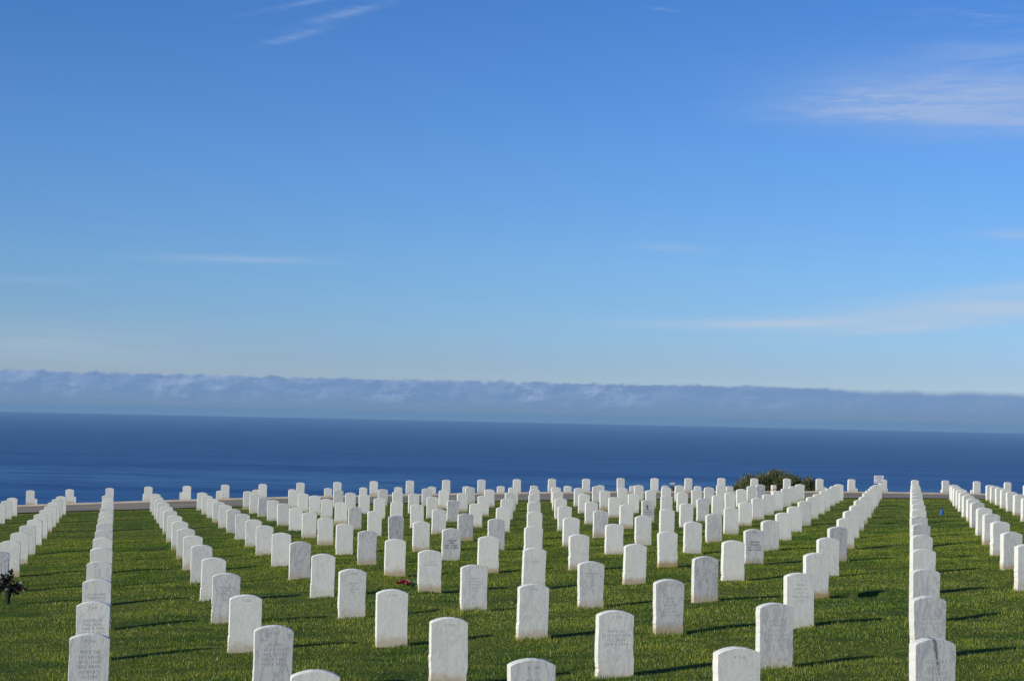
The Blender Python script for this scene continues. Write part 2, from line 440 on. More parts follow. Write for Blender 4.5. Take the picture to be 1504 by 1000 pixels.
# lines of writing: (text, height of the line's middle above the ground, letter size)
def lines(num, rest, z0=.45, pitch=.041, size=.040, numz=.545, nsize=.034):
    out = []
    if num: out.append((num, numz, nsize))
    for k, s in enumerate(rest):
        if s: out.append((s, z0-k*pitch, size))
    return out
WRITING = {
    (2, 14): (lines('P 266', ['WIFE OF', 'HELEN O', 'VOL USA', 'HIS WIFE', 'ROBERT', 'ALLEN'], .455), 0),
    (2, 13): (lines('P 265', ['HELEN M', 'HIS WIFE', 'MAR 9 1901', 'OCT 4 1979'], .415), 0),
    (2, 12): (lines('', ['', 'FLORENCE', 'WINIFRED', 'HIS WIFE'], .465), 0),
    (3, 14): (lines('P 267', ['EDNA', 'ADELINE', 'HIS WIFE', 'FEB 9 1902', 'FEB 7 1970'], .445, .0415), 0),
    (3, 12): (lines('', ['ELIZABETH', 'ANNE', 'WIFE OF', '1ST LT', 'MAR 9'], .43, .036, .034), 0),
    (3, 13): (lines('P 268', []), 0),
    (4, 15): (lines('A 370', ['', 'KATE', 'HIS WIFE'], .50, .045), 0),
    (4, 14): (lines('P 324', [], numz=.54), 0),
    (4, 13): (lines('P 331', []), 0),
    (4, 12): (lines('P 269', ['DAVID', 'LEE', 'SON OF', 'SGT'], .43, .036, .032), 0),
    (5, 15): (lines('P 316', [], numz=.535), 0),
    (5, 14): (lines('P 330', ['WIFE OF', 'ELIZABETH N', 'HIS WIFE', 'JAN 8 1894'], .42, .038), 0),
    (5, 13): (lines('P 30', []), 0),
    (5, 12): (lines('', ['MARY', 'JUSTINA', 'WIFE OF', '1902', '1971'], .43, .037, .036), 0),
    (5, 11): (lines('', ['JOHN', 'MARTIN JR'], .43, .04), 0),
    (6, 15): (lines('A 30', ['HIS WIFE', 'MARY E', 'HIS WIFE', 'NOV 3 1893', 'MAY 1 1971'], .435, .042), 0),
    (6, 14): (lines('X 271', ['NELLIE', 'MARIE', 'HIS WIFE', 'APR 10 1894', 'JULY 10 1976'], .445, .043), 0),
    (6, 13): (lines('P 270', ['JANE', 'ANNE', 'WIFE OF', '1ST LT', 'JAN 9 1899', 'OCT 4 1971'], .40, .037, .035), 0),
    (6, 12): (lines('', ['GERTRUDE', 'WIFE OF', 'CPL', 'USA', '1904'], .45, .037, .036), 0),
    (6, 11): (lines('', ['', 'ELIAS'], .45), 0),
    (7, 14): (lines('P 272', ['', 'CECILIE G', 'HIS WIFE', 'MAY 2 1898', 'JAN 1 1977'], .475), 0),
    (7, 13): (lines('', ['MARK', 'WIFE OF', 'SGT', 'MAR 9 1901', '1972'], .47, .044, .036), 0),
    (7, 12): (lines('', ['EDGAR', 'ERNEST', 'SGT', 'JAN 8 1901'], .44, .038, .036), 0),
    (8, 13): (lines('', ['', 'ELMER', 'WIFE OF', 'CPL'], .45), 0),
    (8, 12): (lines('P 331', []), 0),
    (6, 9): (lines('', ['LORENA', 'RAE', 'JUN 7 1921', 'DEC 15 2004'], .385, .043, .042), 1),
    (9, 10): (lines('P 332', ['MARTHA', 'VIRGINIA', 'DEC 17 1917', 'FEB 17 2000'], .385, .043, .042), 1),
    (10, 8): (lines('', ['ETHEL', 'HIS WIFE', 'JULY 9 1901', 'MAY 2 1989'], .44, .048, .040), 0),
    (5, 2): (lines('', ['LEWIS', 'WIFE OF', '1ST LT'], .50, .05, .045), 0),
    (6, 7): (lines('P 201', ['ALMA', 'HIS WIFE', 'MAR 9 1901'], .42, .045, .042), 0),
    (11, 5): (lines('', ['', '', 'ROY', 'SGT US ARMY', 'WORLD WAR II', '1919 - 1999'], .46, .045, .038), 1),
    (12, 9): (lines('', ['', 'ANN MAE'], .46), 1),
}
SIDE = {(6, 15), (7, 14)}

def text_mesh(items, black):
    """all the lines of one stone as a single raised-relief mesh in the plane of its face"""
    vs, fs = [], []
    for s, z, size in items:
        cu = bpy.data.curves.new('t', 'FONT'); cu.body = s; cu.size = size; cu.align_x = 'CENTER'; cu.align_y = 'CENTER'
        cu.space_character = 1.12; cu.offset = -.0004
        cu.extrude = .0007; cu.resolution_u = 2
        o = bpy.data.objects.new('t', cu); COL.objects.link(o)
        bpy.context.view_layer.update()
        me = o.evaluated_get(bpy.context.evaluated_depsgraph_get()).to_mesh()
        b = len(vs)
        xsn = [v.co.x for v in me.vertices]
        w = max(xsn)-min(xsn) if xsn else 0
        k = min(1, .275/w) if w else 1
        vs += [(v.co.x*k, -ST/2-.0008-v.co.z, z+v.co.y) for v in me.vertices]
        fs += [tuple(i+b for i in p.vertices) for p in me.polygons]
        bpy.data.objects.remove(o); bpy.data.curves.remove(cu)
    me = bpy.data.meshes.new('inscription'); me.from_pydata(vs, [], fs)
    me.materials.append(M_BLACKCUT if black else M_CUT); me.update()
    return me

TONE = {(5, 2): .6, (4, 5): .35, (4, 6): .3, (17, 0): .65, (10, 8): .45, (9, 10): .5, (6, 9): .5, (11, 5): .45, (10, 10): .8,
        (7, 12): .7, (6, 5): .5, (6, 7): .95, (7, 7): .7, (8, 4): .65, (9, 7): .5, (7, 8): .55, (5, 9): .6, (4, 10): .65,
        (10, 0): .4, (7, 0): .4, (3, 10): .3, (6, 12): .45, (15, 1): .3, (12, 5): .35, (12, 9): .5, (11, 10): .55, (15, 7): .35,
        (13, 9): .3, (1, 10): .8, (2, 8): .45, (2, 11): .35, (13, 0): .3, (9, 0): .35, (8, 0): .35, (3, 8): .2, (2, 14): .38,
        (2, 13): .28, (2, 12): .32, (3, 14): .6, (3, 12): .5, (3, 13): .05, (4, 15): .4, (4, 14): .16, (4, 13): .02, (4, 12): .15,
        (5, 15): .1, (5, 14): .22, (5, 13): .2, (5, 12): .35, (5, 11): .12, (6, 15): .5, (6, 14): .5, (6, 13): .5, (6, 11): .1,
        (7, 14): .55, (7, 13): .15, (8, 13): .5, (8, 12): .12, (7, 11): .05, (3, 15): .12, (9, 12): .15, (8, 11): .02, (4, 11): .15}
STAIN = {(8, 12): 1.3, (5, 11): .9, (4, 14): .8, (5, 13): .7, (1, 10): 1.2, (8, 10): 1.2, (3, 5): .9, (6, 7): .3, (3, 14): .3}
ORD = ['', 'first', 'second', 'third', 'fourth', 'fifth', 'sixth', 'seventh', 'eighth', 'ninth', 'tenth', 'eleventh', 'twelfth',
       'thirteenth', 'fourteenth', 'fifteenth', 'sixteenth', 'seventeenth', 'eighteenth', 'nineteenth', 'twentieth', 'twenty-first',
       'twenty-second', 'twenty-third', 'twenty-fourth', 'twenty-fifth', 'twenty-sixth', 'twenty-seventh', 'twenty-eighth', 'twenty-ninth', 'thirtieth']
SPECIAL = {
    (2, 14): 'pale headstone in the near left corner with six carved lines of writing',
    (3, 14): 'grey headstone with five sharp carved lines, right of the near left corner stone',
    (6, 15): 'grey headstone with one broad dark vein down its face, near right corner',
    (6, 14): 'blue-grey speckled headstone with carved lines, just behind the cut-off white one at right',
    (5, 14): 'tall pale headstone with four faint lines, front centre right, whole down to the grass',
    (4, 14): 'white headstone with only a small number, front centre, whole with a tan stained foot',
    (4, 15): 'pale headstone with a small number, cut off by the bottom edge, just right of centre',
    (3, 15): 'white headstone of which only the arched top shows at the bottom edge, left of centre',
    (5, 15): 'clean white headstone cut off at the bottom edge, small number only, right of centre',
    (6, 9): 'headstone with four lines of black lettering, left of centre in mid lawn',
    (9, 10): 'grey headstone with four lines of black lettering, right of centre, half beside a blank one',
    (11, 5): 'pale headstone bearing a small black cross with a bar, far centre right',
    (6, 7): 'darkest grey headstone in the field, left of centre',
    (8, 12): 'white headstone with an orange-brown stained foot, left of the sunken bare patch',
    (1, 10): 'dark grey headstone cut off by the left edge, behind the dark flower vase',
}
GROUPN = 'marble headstones in rows on the lawn'
GROUPF = 'marble headstones beyond the road'

def visible_row(r):
    ca, sa = None, None
    out = []
    for a in range(-3, 32):
        x, y = stone_xy(a, r)
        px = PX(x, y, float(top_poly(x, y)) if r >= 0 else (float(rowA(a)) if r == -4 else float(rowB(a))))
        if -9 < px[0] < 1513 and px[1] < 997: out.append(a)
    return out
def stone_xy(a, r):
    p = np.array([X0, Y0])+a*ES*EX-r*VS*AW
    return float(p[0]), float(p[1])
F, HOR, ROLL = 2490.0, 608.0, math.atan(32/1504)
PITCH = math.atan((HOR-500)/F)
FW = Vector((0, math.cos(PITCH), math.sin(PITCH))); UP = Vector((0, -math.sin(PITCH), math.cos(PITCH))); RT = Vector((1, 0, 0))
R2 = math.cos(ROLL)*RT+math.sin(ROLL)*UP; U2 = -math.sin(ROLL)*RT+math.cos(ROLL)*UP
def PX(x, y, z):            # only used to decide which stones of the endless rows the photo shows
    p = Vector((x, y, z)); d = p.dot(FW)
    return 752+F*p.dot(R2)/d, 500-F*p.dot(U2)/d

ALL = []
def place_stone(a, r, label, group):
    x, y = stone_xy(a, r)
    dx, dz = OFFSETS.get((a, r), (0, 0))
    rs = random.Random(a*977+r*131+5)
    if (a, r) in OFFSETS:
        dx = max(-.04, min(.04, dx)); dz = max(-.03, min(.03, dz))
    else:
        dx, dz = rs.uniform(-.012, .012), rs.gauss(0, .008)
    x += dx*EX[0]; y += dx*EX[1]
    me = VEIN if (a, r) == (6, 15) else rs.choice(STONES)
    o = link(bpy.data.objects.new('headstone', me))
    if r >= 0: zb = float(top_poly(x, y))+CAM_Z-SH
    else: zb = (float(rowA(a)) if r == -4 else float(rowB(a)))+CAM_Z-SH
    o.location = (x, y, zb+dz)
    o.rotation_euler = (R(rs.gauss(0, .6)), R(rs.gauss(0, .45)), TH+R(rs.gauss(0, 1.2)))
    o['tone'] = float(TONE.get((a, r), abs(rs.gauss(0, .10)) if r >= 0 else abs(rs.gauss(0, .07))))
    o['stain'] = float(STAIN.get((a, r), rs.choice([.25, .35, .5, .7, .9])))
    tag(o, label, 'headstone', group)
    if (a, r) in WRITING:
        items, black = WRITING[(a, r)]
        num = [q for q in items if q[1] > .53]; rest = [q for q in items if q[1] <= .53]
        for nm, its in (('grave_number', num), ('inscription', rest)):
            if its:
                t = link(bpy.data.objects.new(nm, text_mesh(its, black))); t.parent = o
                if black: t['label'] = 'black painted lettering'
        if (a, r) == (11, 5):
            c = MB(); yy = -ST/2-.002
            c.box((-.035, yy, .425), (.016, .004, .105)).box((-.035, yy-.0005, .435), (.075, .005, .014)).box((-.035, yy-.001, .372), (.030, .006, .022))
            c.build('cross', M_BLACKCUT, o)
    ALL.append((a, r, o)); return o
for r in range(15, -1, -1):
    row = visible_row(r)
    for i, a in enumerate(row):
        tone = TONE.get((a, r), 0)
        look = 'dark grey' if tone >= .7 else 'grey' if tone >= .45 else 'pale grey' if tone >= .3 else 'white'
        if (a, r) in SPECIAL: lab = SPECIAL[(a, r)]
        else:
            pos = 'leftmost' if i == 0 else 'rightmost' if i == len(row)-1 else ORD[i+1]+' from left'
            where = 'row nearest the road, this side' if r == 0 else ORD[r+1]+' row from the road, this side'
            lab = f'{look} headstone, {pos} in the {where}'
        place_stone(a, r, lab, GROUPN)
for r, nm in ((-4, 'first row beyond the road'), (-5, 'second, lower row beyond the road')):
    for a in range(0, 29):
        pos = 'leftmost' if a == 0 else 'rightmost' if a == 28 else ORD[a+1]+' from left'
        place_stone(a, r, f'white headstone, {pos} in the {nm}', GROUPF)

# ------------------------------------------------------------------ grass blades (stuff)
def blades(n, y0, y1, h, w, vmax, power=1.0, extra=None):
    u = rng.random(n)
    y = (y0**(2-power)+(y1**(2-power)-y0**(2-power))*u)**(1/(2-power))
    x = (rng.random(n)*2-1)*(y*.34+1.6)
    if extra is not None: x, y = extra; n = len(x)
    _, v = lattice(x, y)
    keep = v < vmax+.12*np.sin(x*3.1)+.1*rng.standard_normal(n)
    d = ((x-HOLE[0])/.30)**2+((y-HOLE[1])/.22)**2
    keep &= (d > 1.05)
    x, y = x[keep], y[keep]; n = len(x)
    z = ground_z(x, y)
    sc_ = np.maximum(1, y/13)
    tuft = .75+.5*np.sin(x*2.3+np.sin(y*1.7))*np.sin(y*2.9+np.sin(x*1.1))*.5
    tuft = 1+(tuft-1)*np.clip(26/y, .4, 1)
    tuft = tuft*(.8+.35*np.clip(24/y, .3, 1)*np.sin(x*7.1+2*np.sin(y*3.3))*np.sin(y*9.7+x))
    hh = h*rng.uniform(.45, 1.35, n)*tuft; ww = w*rng.uniform(.7, 1.3, n)*sc_**.9
    a = rng.uniform(0, 2*np.pi, n); lean = rng.uniform(0, .8, n)*hh; la = rng.uniform(0, 2*np.pi, n)
    dx, dy = np.cos(a)*ww/2, np.sin(a)*ww/2
    V = np.empty((n, 3, 3), np.float32)
    V[:, 0] = np.stack([x-dx, y-dy, z-.01], 1); V[:, 1] = np.stack([x+dx, y+dy, z-.01], 1)
    V[:, 2] = np.stack([x+np.cos(la)*lean, y+np.sin(la)*lean, z+hh], 1)
    return V
parts = [blades(330000, 9.5, 22, .040, .0042, 99, .9),
         blades(400000, 22, 40, .034, .0050, 99, .9),
         blades(260000, 40, 72, .024, .0060, 3.5, .8)]
# longer uncut fringe along the foot of each stone
fx, fy = [], []
for a, r, o in ALL:
    if r < 0: continue
    k = 260 if r > 8 else 110 if r > 3 else 50
    s = rng.uniform(-SW/2-.03, SW/2+.03, k); tt = np.where(rng.random(k) < .75, -ST/2-rng.uniform(.0, .03, k), ST/2+rng.uniform(0, .03, k))
    e = rng.random(k) < .25
    s = np.where(e, np.sign(s)*(SW/2+rng.uniform(0, .03, k)), s); tt = np.where(e, rng.uniform(-ST/2, ST/2, k), tt)
    fx.append(o.location.x+s*EX[0]+tt*AW[0]); fy.append(o.location.y+s*EX[1]+tt*AW[1])
parts.append(blades(1, 1, 2, .062, .0045, 99, extra=(np.concatenate(fx), np.concatenate(fy))))
# thin grass round the stones beyond the road
us = rng.uniform(-8, 40, 150000); vv = rng.uniform(11.3, 17, 150000)
parts.append(blades(1, 1, 2, .06, .006, 99, extra=(X0+us*ES*EX[0]+vv*AW[0], Y0+us*ES*EX[1]+vv*AW[1])))
V = np.concatenate(parts).reshape(-1, 3)
me = mesh_np('grass', V, np.arange(len(V)).reshape(-1, 3), M_BLADE)
ra = me.attributes.new('rnd', 'FLOAT', 'POINT')
rv = .42+(rng.random(len(V)//3)-.42)*np.clip(24/V[::3, 1], .35, 1)
ra.data.foreach_set('value', np.repeat(rv, 3).astype(np.float32))
tag(link(bpy.data.objects.new('grass', me)), 'short green lawn grass between the headstones', 'grass', kind='stuff')

# ------------------------------------------------------------------ shrub beyond the road
def make_leafmat(name, c1, c2, c3=None):
    m, t, b = mat(name)
    g = t.node('ShaderNodeNewGeometry')
    r = t.attr('rnd', 'GEOMETRY').outputs['Fac']
    c = t.mix(r, rgb(*c1), rgb(*c2))
    if c3: c = t.mix(t.ramp(r, .8, .95), c, rgb(*c3))
    t.put(b.inputs['Base Color'], c); b.inputs['Roughness'].default_value = .6
    tr = t.node('ShaderNodeBsdfTranslucent'); t.put(tr.inputs[0], c)
    mx = t.node('ShaderNodeMixShader'); mx.inputs[0].default_value = .2
    t.l.new(b.outputs[0], mx.inputs[1]); t.l.new(tr.outputs[0], mx.inputs[2])
    t.l.new(mx.outputs[0], t.n.get('Material Output').inputs[0])
    return m
M_LEAF = make_leafmat('shrub_leaves', (.032, .048, .012), (.115, .135, .030), (.24, .18, .07))
M_BARK = simple('bark', (.10, .07, .045), .9)
def leaves(centres, dirs, L, W, name, matl, parent):
    n = len(centres)
    d = dirs/np.linalg.norm(dirs, axis=1)[:, None]
    s = np.cross(d, rng.standard_normal((n, 3))); s /= np.linalg.norm(s, axis=1)[:, None]
    L = L*rng.uniform(.6, 1.3, n)[:, None]; W = W*rng.uniform(.7, 1.3, n)[:, None]
    V = np.stack([centres, centres+d*L*.5+s*W, centres+d*L, centres+d*L*.5-s*W], 1)
    me = mesh_np(name, V.reshape(-1, 3), np.arange(n*4).reshape(-1, 4), matl)
    ra = me.attributes.new('rnd', 'FLOAT', 'POINT'); ra.data.foreach_set('value', np.repeat(rng.random(n), 4).astype(np.float32))
    o = link(bpy.data.objects.new(name, me)); o.parent = parent
    return o
SHX, SHY = 13.42, 86.0
shz = gz(SHX, SHY)
sh = thing('shrub', 'wide dark green shrub rising behind the far headstones against the sea', 'shrub', (SHX, SHY, shz))
target_top = CAM_Z-2.62        # height of its tallest shoots
cs, ds = [], []
stems = MB()
for k in range(210):
    t_ = rng.uniform(-1, 1)
    top = (1-abs(t_-.06)**2.9)*(1.10-.10*(t_ < -.55))
    top *= rng.uniform(.66, 1.03)*(1+.10*math.sin(t_*9+1)+.06*math.sin(t_*21))
    dep = rng.uniform(-1, 1)*.8*(1-.4*abs(t_))
    tip = np.array([t_*2.5, dep, target_top-shz-1.28+top])
    base = np.array([t_*1.3, dep*.4, 0.0])
    stems.tube([base, (base+tip)/2+rng.normal(0, .08, 3), tip], [.02, .012, .005], 4)
    m_ = 190
    q = rng.random(m_)**.6
    p = base+(tip-base)*(.45+.55*q)[:, None]+rng.normal(0, .11, (m_, 3))
    cs.append(p); ds.append(np.array([0, 0, 1.0])+rng.normal(0, .55, (m_, 3))+.25*np.array([t_, 0, 0]))
leaves(np.concatenate(cs), np.concatenate(ds), .13, .020, 'foliage', M_LEAF, sh)
stems.build('stem', M_BARK, sh)

# ------------------------------------------------------------------ small things
M_DARKPL = simple('dark_green_plastic', (.008, .014, .010), .5, .2)
M_BLUEPL = simple('blue_plastic', (.012, .07, .26), .4, .2)
M_DRY = make_leafmat('wilted_leaves', (.010, .020, .007), (.035, .040, .018), (.12, .05, .03))
M_RED = simple('red_petals', (.30, .008, .025), .6, .45, 60)
M_PINK = simple('pink_petals', (.45, .10, .13), .6, .4, 60)
M_WHITEP = simple('white_petals', (.75, .74, .72), .6, .1, 60)
M_GREENL = make_leafmat('cut_stems', (.05, .11, .02), (.12, .22, .06))
M_POST = simple('pale_painted_wood', (.66, .60, .50), .7, .12, 12)
M_SIGN = simple('white_sign_paint', (.60, .62, .68), .5, .06, 8)
M_SIGNT = simple('dark_sign_lettering', (.06, .04, .07), .6, .1)
M_NAVY = simple('navy_paint', (.010, .012, .05), .5, .1)

class Tuft:
    def __init__(s, c, r, n, seed): s.c = c; s.r = r; s.seed = seed
    def build(s, name, matl, parent):
        rr = np.random.default_rng(s.seed); k = 46
        d = rr.normal(0, 1, (k, 3)); d[:, 2] = np.abs(d[:, 2])*.8; d /= np.linalg.norm(d, axis=1)[:, None]
        side = np.cross(d, rr.normal(0, 1, (k, 3))); side /= np.linalg.norm(side, axis=1)[:, None]
        c = np.array(s.c); r = s.r*rr.uniform(.75, 1.1, k)[:, None]
        V_ = np.stack([c+d*r*.15, c+d*r*.7+side*r*.34, c+d*r+side*r*.12, c+d*r-side*r*.12, c+d*r*.7-side*r*.34], 1)
        o = link(bpy.data.objects.new(name, mesh_np(name, V_.reshape(-1, 3), np.arange(k*5).reshape(-1, 5), matl)))
        o.parent = parent; return o
def blossom(c, r, n, seed, squash=.6): return Tuft(c, r, n, seed)
def flat_blossom(c, r, n, seed, squash=.6):
    """overlapping cupped petals round a centre"""
    rr = random.Random(seed); m = MB()
    for ring, (cnt, rad, tilt) in enumerate(((3, .35, .9), (5, .7, .55), (n, 1.0, .2))):
        for k in range(cnt):
            a = 2*math.pi*(k+rr.random()*.3)/cnt+ring
            d = Vector((math.cos(a), math.sin(a), 0)); s = Vector((-math.sin(a), math.cos(a), 0))
            up = Vector((0, 0, 1)); L = r*rad
            b = Vector(c); mid = b+d*L*.55+up*L*tilt*squash; tip = b+d*L+up*L*tilt*1.3*squash
            m.add([b-s*L*.12, b+s*L*.12, mid+s*L*.42, tip+s*L*.18, tip-s*L*.18, mid-s*L*.42], [(0, 1, 2, 5), (5, 2, 3, 4)])
    return m

# cut flowers lying on the lawn
fxp, fyp = -1.51, 25.16
fl = thing('bunch_of_flowers', 'small bunch of red and pink cut flowers lying on the grass', 'flowers', (fxp, fyp, gz(fxp, fyp)+.02))
for k, (x, y, z, r_, mt) in enumerate([(-.09, 0, .02, .036, M_RED), (-.03, -.02, .035, .048, M_RED), (.03, .01, .04, .042, M_PINK),
                                       (.06, -.03, .025, .036, M_RED), (-.06, .03, .03, .032, M_PINK), (0, .04, .045, .036, M_RED), (.01, -.05, .02, .034, M_PINK)]):
    blossom((x, y, z), r_, 7, k).build('blossom', mt, fl)
blossom((.155, .02, .03), .024, 6, 31).build('blossom', M_WHITEP, fl)['label'] = 'small white blossom'
n = 120
c = np.column_stack([rng.uniform(-.05, .20, n), rng.uniform(-.04, .05, n), rng.uniform(0, .04, n)])
leaves(c, np.array([1, 0, .25])+rng.normal(0, .4, (n, 3)), .07, .008, 'leaves', M_GREENL, fl)
st = MB()
for k in range(6): st.tube([(.0, -.02+.01*k, .02), (.16, -.01+.008*k, .02), (.29+.02*random.random(), .0+.01*k, .012)], .0035, 5)
st.build('flower_stem', simple('green_stalk', (.10, .24, .07), .6), fl)

# dark cone vase with wilted flowers, left edge
vx, vy = -6.93, 23.72
vs_ = thing('flower_vase', 'dark cone vase of wilted flowers in the grass at the left edge', 'vase', (vx, vy, gz(vx, vy)))
MB().lathe([(.012, -.05), (.020, .0), (.035, .10), (.052, .20), (.058, .235), (.050, .235), (.045, .20)], n=16).build('vase', M_DARKPL, vs_, True)
st = MB(); cs, ds, heads = [], [], []
rr = random.Random(4)
for k in range(20):
    a = rr.uniform(-1.9, 1.9); l = rr.uniform(.10, .30); b_ = rr.uniform(-.5, .5)
    tip = Vector((math.sin(a)*l*.95, b_*.15, .22+math.cos(a)*l*.95))
    if k == 0: tip = Vector((-.10, 0, .40))
    if k == 1: tip = Vector((.035, 0, .46))
    if k == 2: tip = Vector((.16, 0, .30))
    if k == 3: tip = Vector((.12, 0, .16))
    if k == 4: tip = Vector((-.17, 0, .27))
    mid = Vector((tip.x*.35, tip.y*.4, .22+(tip.z-.22)*.6))
    st.tube([(0, 0, .16), mid, tip], .004, 5)
    for q in range(34):
        f_ = rr.random(); p = mid.lerp(tip, f_) if rr.random() < .7 else Vector((0, 0, .2)).lerp(mid, f_)
        cs.append(p+Vector([rr.gauss(0, .012) for _ in range(3)])); ds.append([rr.gauss(tip.x*3, .6), rr.gauss(0, .6), rr.gauss(.3, .6)])
    heads.append(tip)
st.build('flower_stem', M_DRY, vs_)
leaves(np.array([list(c) for c in cs]), np.array(ds), .055, .014, 'leaves', M_DRY, vs_)
for k, tip in enumerate(heads[:9]):
    blossom(tip, .028, 6, 60+k).build('blossom', M_DRY if k not in (2, 5) else M_WHITEP, vs_)

# blue cone vase
bx, by = 12.2, 47.9
bv = thing('flower_vase', 'small blue cone vase standing alone in the grass, far right', 'vase', (bx, by, gz(bx, by)))
MB().lathe([(.050, -.03), (.054, .0), (.048, .06), (.040, .11), (.034, .16), (.028, .16), (.030, .12)], n=16).build('vase', M_BLUEPL, bv, True)
MB().tube([(0, 0, .1), (.01, 0, .2), (.03, 0, .25)], .008, 5).tube([(0, 0, .1), (-.02, .01, .17), (-.05, .0, .21)], .007, 5).build('flower_stem', M_DARKPL, bv)

# white flowers in a green vase beyond the road
wx, wy = 7.03, 72.85
wv = thing('flower_vase', 'green vase of white flowers beyond the road, beside the far headstones, centre right', 'vase', (wx, wy, gz(wx, wy)))
MB().lathe([(.03, -.03), (.05, .0), (.065, .10), (.075, .20), (.066, .20), (.06, .16)], n=14).build('vase', M_DARKPL, wv, True)
for k, (x, z, r_) in enumerate([(-.09, .34, .06), (-.02, .37, .06), (.05, .36, .055), (-.05, .30, .045), (.03, .29, .05)]):
    blossom((x, -.02, z), r_, 7, 80+k, 1.0).build('blossom', M_WHITEP, wv)
MB().tube([(0, 0, .15), (-.09, 0, .34)], .007, 5).tube([(0, 0, .15), (.0, 0, .36)], .007, 5).tube([(0, 0, .15), (.05, 0, .36)], .007, 5).build('flower_stem', M_DARKPL, wv)

def flat_text(s, size, x, y, z, ry=0):
    cu = bpy.data.curves.new('t', 'FONT'); cu.body = s; cu.size = size; cu.align_x = 'CENTER'; cu.align_y = 'CENTER'
    cu.extrude = .001; cu.resolution_u = 3; cu.offset = .001
    o = bpy.data.objects.new('t', cu); COL.objects.link(o); bpy.context.view_layer.update()
    me = o.evaluated_get(bpy.context.evaluated_depsgraph_get()).to_mesh()
    V_ = [Vector((v.co.x, -v.co.z, v.co.y)) for v in me.vertices]; F_ = [tuple(p.vertices) for p in me.polygons]
    bpy.data.objects.remove(o)
    rot = Matrix.Rotation(ry, 3, 'Z')
    return [rot @ v+Vector((x, y, z)) for v in V_], F_

# section marker post by the road
mx_, my_ = 10.248, 65.82
mp = thing('marker_post', 'cream square marker post with a dark ring painted on it, by the road', 'post', (mx_, my_, gz(mx_, my_)), TH)
MB().box((0, 0, .22), (.17, .17, .60), bev=.012).build('post', M_POST, mp)
m = MB(); v_, f_ = flat_text('O', .17, .012, -.087, .33); m.add(v_, f_)
m.build('letter', M_NAVY, mp)
m = MB(); v_, f_ = flat_text('O', .12, -.087, 0, .33, R(-90)); m.add(v_, f_)
m.build('letter', M_NAVY, mp)

# notice board on a short post beyond the road
sx_, sy_ = 16.22, 74.6
sz_ = gz(sx_, sy_); zc = (CAM_Z-2.52)-sz_
sg = thing('notice_sign', 'small white notice board with dark lettering on a post, beyond the road', 'sign', (sx_, sy_, sz_), R(6))
bd = MB().box((0, -.03, zc), (.43, .012, .34), bev=.004).build('board', M_SIGN, sg)
m = MB()
for s_, z_, k_ in (('NOTICE', .115, .075), ('STAY BACK', .045, .075), ('FROM', -.03, .06), ('BLUFF EDGE', -.105, .066)):
    v_, f_ = flat_text(s_, k_, 0, -.0375, zc+z_); m.add(v_, f_)
m.build('lettering', M_SIGNT, bd)
MB().box((0, 0, (zc+.1)/2-.1), (.05, .05, zc+.3), bev=.006).build('post', M_POST, sg)

# ------------------------------------------------------------------ camera
cam = bpy.data.cameras.new('camera'); co = link(bpy.data.objects.new('camera', cam))
cam.sensor_width = 36; cam.lens = F/1504*36; cam.clip_start = .1; cam.clip_end = 200000
mw = Matrix.Identity(4)
for i, ax in enumerate((R2, U2, -FW)):
    for j in range(3): mw[j][i] = ax[j]
mw[2][3] = CAM_Z
co.matrix_world = mw
sc.camera = co

# ------------------------------------------------------------------ light
SUN_AZ = (-.80, -.60)       # horizontal direction towards the sun: left and behind the camera
SUN_EL = R(23.8)
hd = Vector((SUN_AZ[0], SUN_AZ[1], 0)).normalized()
sd = hd*math.cos(SUN_EL)+Vector((0, 0, math.sin(SUN_EL)))
sun = bpy.data.lights.new('sun', 'SUN'); sun.energy = 5.0; sun.angle = R(.5); sun.color = (1.0, .93, .80)
so = link(bpy.data.objects.new('sun', sun)); so.rotation_euler = sd.to_track_quat('Z', 'Y').to_euler()

# ------------------------------------------------------------------ sky
w = bpy.data.worlds.new('World'); sc.world = w; w.use_nodes = True
t = NT(w.node_tree); bg = t.n.get('Background')
S = .10
sky = t.node('ShaderNodeTexSky', sky_type='NISHITA'); sky.sun_disc = False
sky.sun_elevation = SUN_EL; sky.sun_rotation = math.atan2(sd.x, sd.y)
sky.altitude = 120; sky.air_density = .92; sky.dust_density = 0.0; sky.ozone_density = 10.0
tc = t.node('ShaderNodeTexCoord'); sep = t.node('ShaderNodeSeparateXYZ'); t.put(sep.inputs[0], tc.outputs['Generated'])
DX, DY, DZ = sep.outputs
az = t.math('MULTIPLY', t.math('ARCTAN2', DX, DY), 57.2958)
el = t.math('MULTIPLY', t.math('ARCSINE', DZ), 57.2958)
def vec(x, y, z=0.0):
    c = t.node('ShaderNodeCombineXYZ'); t.put(c.inputs[0], x); t.put(c.inputs[1], y); t.put(c.inputs[2], z); return c.outputs[0]
P = vec(az, el)
def blob(cx, cy, rx, ry, ang=0, soft=1.0):
    """soft elliptical region of the sky, degrees"""
    ca, sa = math.cos(R(ang)), math.sin(R(ang))
    dx = t.math('SUBTRACT', az, cx); dy = t.math('SUBTRACT', el, cy)
    u_ = t.math('MULTIPLY_ADD', dx, ca/rx, t.math('MULTIPLY', dy, sa/rx))
    v_ = t.math('MULTIPLY_ADD', dy, ca/ry, t.math('MULTIPLY', dx, -sa/ry))
    d = t.math('ADD', t.math('MULTIPLY', u_, u_), t.math('MULTIPLY', v_, v_))
    return t.math('EXPONENT', t.math('MULTIPLY', d, -1.0))
def fibres(ang, sx, sy, lo, hi, seed, detail=5):
    n_ = t.noise(t.mapping(P, loc=(seed, seed*.7, 0), rot=(0, 0, R(-ang)), scale=(sx, sy, 1)), 1.0, detail, .6, .6)
    return t.ramp(n_, lo, hi)
cover = None
